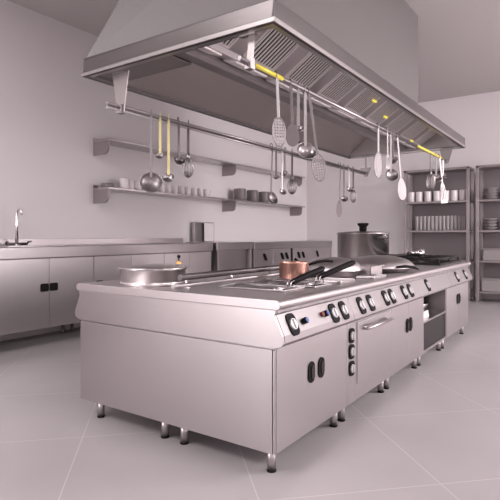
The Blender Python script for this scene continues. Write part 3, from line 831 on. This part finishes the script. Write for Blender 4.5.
# wall shelves
SY = 5.10
def wshelf(z, lab):
    t = thing('wall_shelf', (6.8, WY, z), lab, 'shelf', 'steel shelves on the left wall')
    link('board', MB().box(4.2, 9.4, SY, WY-.002, z-.028, z), counter_m, t, bevel=.004)
    link('back_lip', MB().box(4.2, 9.4, WY-.012, WY-.002, z, z+.035), counter_m, t)
    for x in (4.215, 6.95, 9.3):
        pts = [(WY-.003, z-.028), (SY+.02, z-.028), (SY+.03, z-.09)]
        for k in range(5):
            a = math.radians(180+90*k/4); pts.append((SY+.11+.08*math.cos(a), z-.12+.08*math.sin(a)))
        pts.append((WY-.003, z-.20))
        link('bracket', MB().prismX(pts, x-.012, x+.012), rackm, t)
wshelf(1.79, 'lower steel wall shelf carrying white mugs and dark pots')
wshelf(2.415, 'upper empty steel wall shelf')
def mug(x, y, z, r, h, label, m, group, nm='mug', cat='mug', handle=True, rz=0.):
    t = thing(nm, (x, y, z), label, cat, group, rz)
    link('cup_body' if nm == 'mug' else nm.split('_')[0]+'_body', MB().lathe([(0, 0), (r*.9, 0), (r, h*.06), (r, h*.97), (r*.97, h), (r*.92, h*.97), (r*.92, h*.08), (0, h*.05)], (0, 0, 0), 24), m, t, offset=False)
    if handle:
        link('handle', MB().tube([(r*.95, 0, h*.78), (r*1.45, 0, h*.75), (r*1.55, 0, h*.5), (r*1.4, 0, h*.28), (r*.95, 0, h*.25)], r*.12, 6), m, t, offset=False)
    return t
mx_ = [131, 138, 145, 151.5, 162, 168.3, 174.8, 181.4, 188, 194.4, 200.6, 206.5]
proto = None
for k, px in enumerate(mx_):
    p = atY(px, 190, 5.2)
    lab = f'white mug, {ORD[k]} from the left end of the mug row on the lower wall shelf'
    if proto is None: proto = mug(p.x, 5.2, 1.79, .049, .130, lab, white_m, 'white mugs on the lower wall shelf', rz=-1.2)
    else: dup(proto, (p.x, 5.2, 1.79), lab)
p = atY(126, 190, 5.2); mug(p.x-.03, 5.2, 1.79, .062, .14, 'larger white jar left of the mug row on the lower wall shelf', white_m, None, 'white_jar', 'jar', False)
p = atY(110, 190, 5.2); mug(p.x, 5.25, 1.79, .08, .06, 'low dark bowl at the left end of the lower wall shelf', greypot_m, None, 'small_bowl', 'bowl', False)
for k, (px, lab) in enumerate(((240, 'dark grey pot nearest the mugs on the lower wall shelf'), (252.4, 'middle one of the three dark grey pots on the wall shelf'), (264, 'dark grey pot farthest from the mugs on the wall shelf'))):
    p = atY(px, 195, 5.22)
    if k == 0: pot0 = mug(p.x, 5.22, 1.79, .105, .21, lab, greypot_m, 'dark pots on the lower wall shelf', 'grey_pot', 'pot', False)
    else: dup(pot0, (p.x, 5.22, 1.79), lab)

# ------------------------------------------------------------------ racks at the far wall
RX0, RX1 = 9.50, 9.92; LV = [.19, .73, 1.265, 1.80]; RT = 2.40
def rack(y1, y0, lab):
    t = thing('storage_rack', ((RX0+RX1)/2, (y0+y1)/2, 0), lab, 'rack', 'storage racks at the far wall')
    p = .055
    for x in (RX0, RX1-p):
        for y in (y0, y1-p): link('post', MB().box(x, x+p, y, y+p, 0, RT), rackm, t, bevel=.004)
    for z in LV: link('shelf', MB().box(RX0+.005, RX1-.005, y0+.01, y1-.01, z-.035, z), rackm, t, bevel=.003)
    link('top_panel', MB().box(RX0, RX1, y0, y1, RT-.04, RT), rackm, t, bevel=.003)
    link('back_sheet', MB().box(RX1-.006, RX1-.001, y0+.05, y1-.05, .12, RT-.04), rackback, t)
rack(3.035, 1.865, 'tall steel storage rack holding white canisters and glasses, left one')
rack(1.765, .60, 'tall steel storage rack at the right edge holding grey crockery')
proto = None
for k, px in enumerate((411.5, 419.3, 428, 437, 446, 454.4, 463)):
    p = atX(px, 195, 9.62); lab = f'white canister, {ORD[k]} from the left on the top shelf of the rack'
    if proto is None: proto = mug(9.62, p.y, 1.80, .062, .195, lab, white_m, 'white canisters on the rack', 'canister', 'canister', False)
    else: dup(proto, (9.62, p.y, 1.80), lab)
proto = None
for k in range(13):
    px = 417+3.85*k; p = atX(px, 220, 9.65); lab = f'clear tall glass, {ORD[k]} from the left in the row on the rack'
    if proto is None: proto = mug(9.65, p.y, 1.265, .033, .27, lab, glass_m, 'tall glasses on the rack', 'tall_glass', 'glass', False)
    else: dup(proto, (9.65, p.y, 1.265), lab)
def stack(x, y, z, r, n, lab, grp='grey dish stacks on the right rack'):
    for k in range(n):
        zz = z+k*.052
        mb = MB().lathe([(0, 0), (r*.6, 0), (r*.98, .045), (r, .050), (r*.95, .050), (r*.58, .008), (0, .008)], (x, y, zz), 28)
        tag(link('grey_bowl', mb, greybox_m), f'grey bowl, {ORD[k]} from the bottom, {lab}', 'bowl', grp)
stack(9.68, 1.55, 1.80, .12, 4, 'upper shelf, left stack, right rack')
stack(9.68, 1.20, 1.80, .12, 4, 'upper shelf, right stack, right rack')
stack(9.68, 1.56, 1.265, .12, 4, 'second shelf, left stack, right rack')
stack(9.68, 1.24, 1.265, .11, 5, 'second shelf, right stack, right rack')
for (y0, y1, z, h, lab) in ((1.36, 1.66, .73, .21, 'grey lidded crate on the third shelf of the right rack'), (1.36, 1.68, .19, .22, 'grey lidded crate on the bottom shelf of the right rack')):
    t = thing('storage_crate', (9.68, (y0+y1)/2, z), lab, 'crate')
    link('crate_body', MB().box(9.56, 9.82, y0, y1, z, z+h-.02), greybox_m, t, bevel=.01)
    link('crate_lid', MB().box(9.55, 9.83, y0-.01, y1+.01, z+h-.02, z+h), greybox_m, t, bevel=.005)

# ------------------------------------------------------------------ light
def area(name, loc, tgt, size, power, col=(1, .96, .97), sy=None):
    l = bpy.data.lights.new(name, 'AREA'); o = bpy.data.objects.new(name, l); COL.objects.link(o)
    l.energy = power; l.color = col; l.size = size
    if sy: l.shape = 'RECTANGLE'; l.size_y = sy
    o.location = loc; d = Vector(tgt)-Vector(loc); o.rotation_euler = d.to_track_quat('-Z', 'Y').to_euler()
    return o
for (x, y, p) in ((6.6, -3.7, 330), (2.6, -3.4, 100), (-1.4, -2.6, 80), (-1.2, 2.6, 105), (1.0, 4.0, 14)):
    area('ceiling_fill', (x, y, 3.75), (x, y, 0), 1.8, p)  # added unseen fill lights to brighten floor and walls
area('wall_fill', (6.5, -4.9, 2.0), (8.5, 2.0, 1.4), 2.6, 135, sy=1.8)  # added fill panel to brighten the far wall, no window there
area('wall_fill', (-3.9, 4.4, 1.25), (0, 4.4, 1.3), 1.3, 58, sy=2.2)  # added unseen fill panel, gives the island end its bright reflection
w = bpy.data.worlds.new('world'); C.world = w; w.use_nodes = True
bg = w.node_tree.nodes['Background']; bg.inputs[0].default_value = (1.0, .965, .975, 1); bg.inputs[1].default_value = 1.0

vs_ = C.view_settings; vs_.view_transform = 'Standard'; vs_.look = 'None'; vs_.gamma = 1; vs_.use_curve_mapping = False
vs_.exposure = 0.6
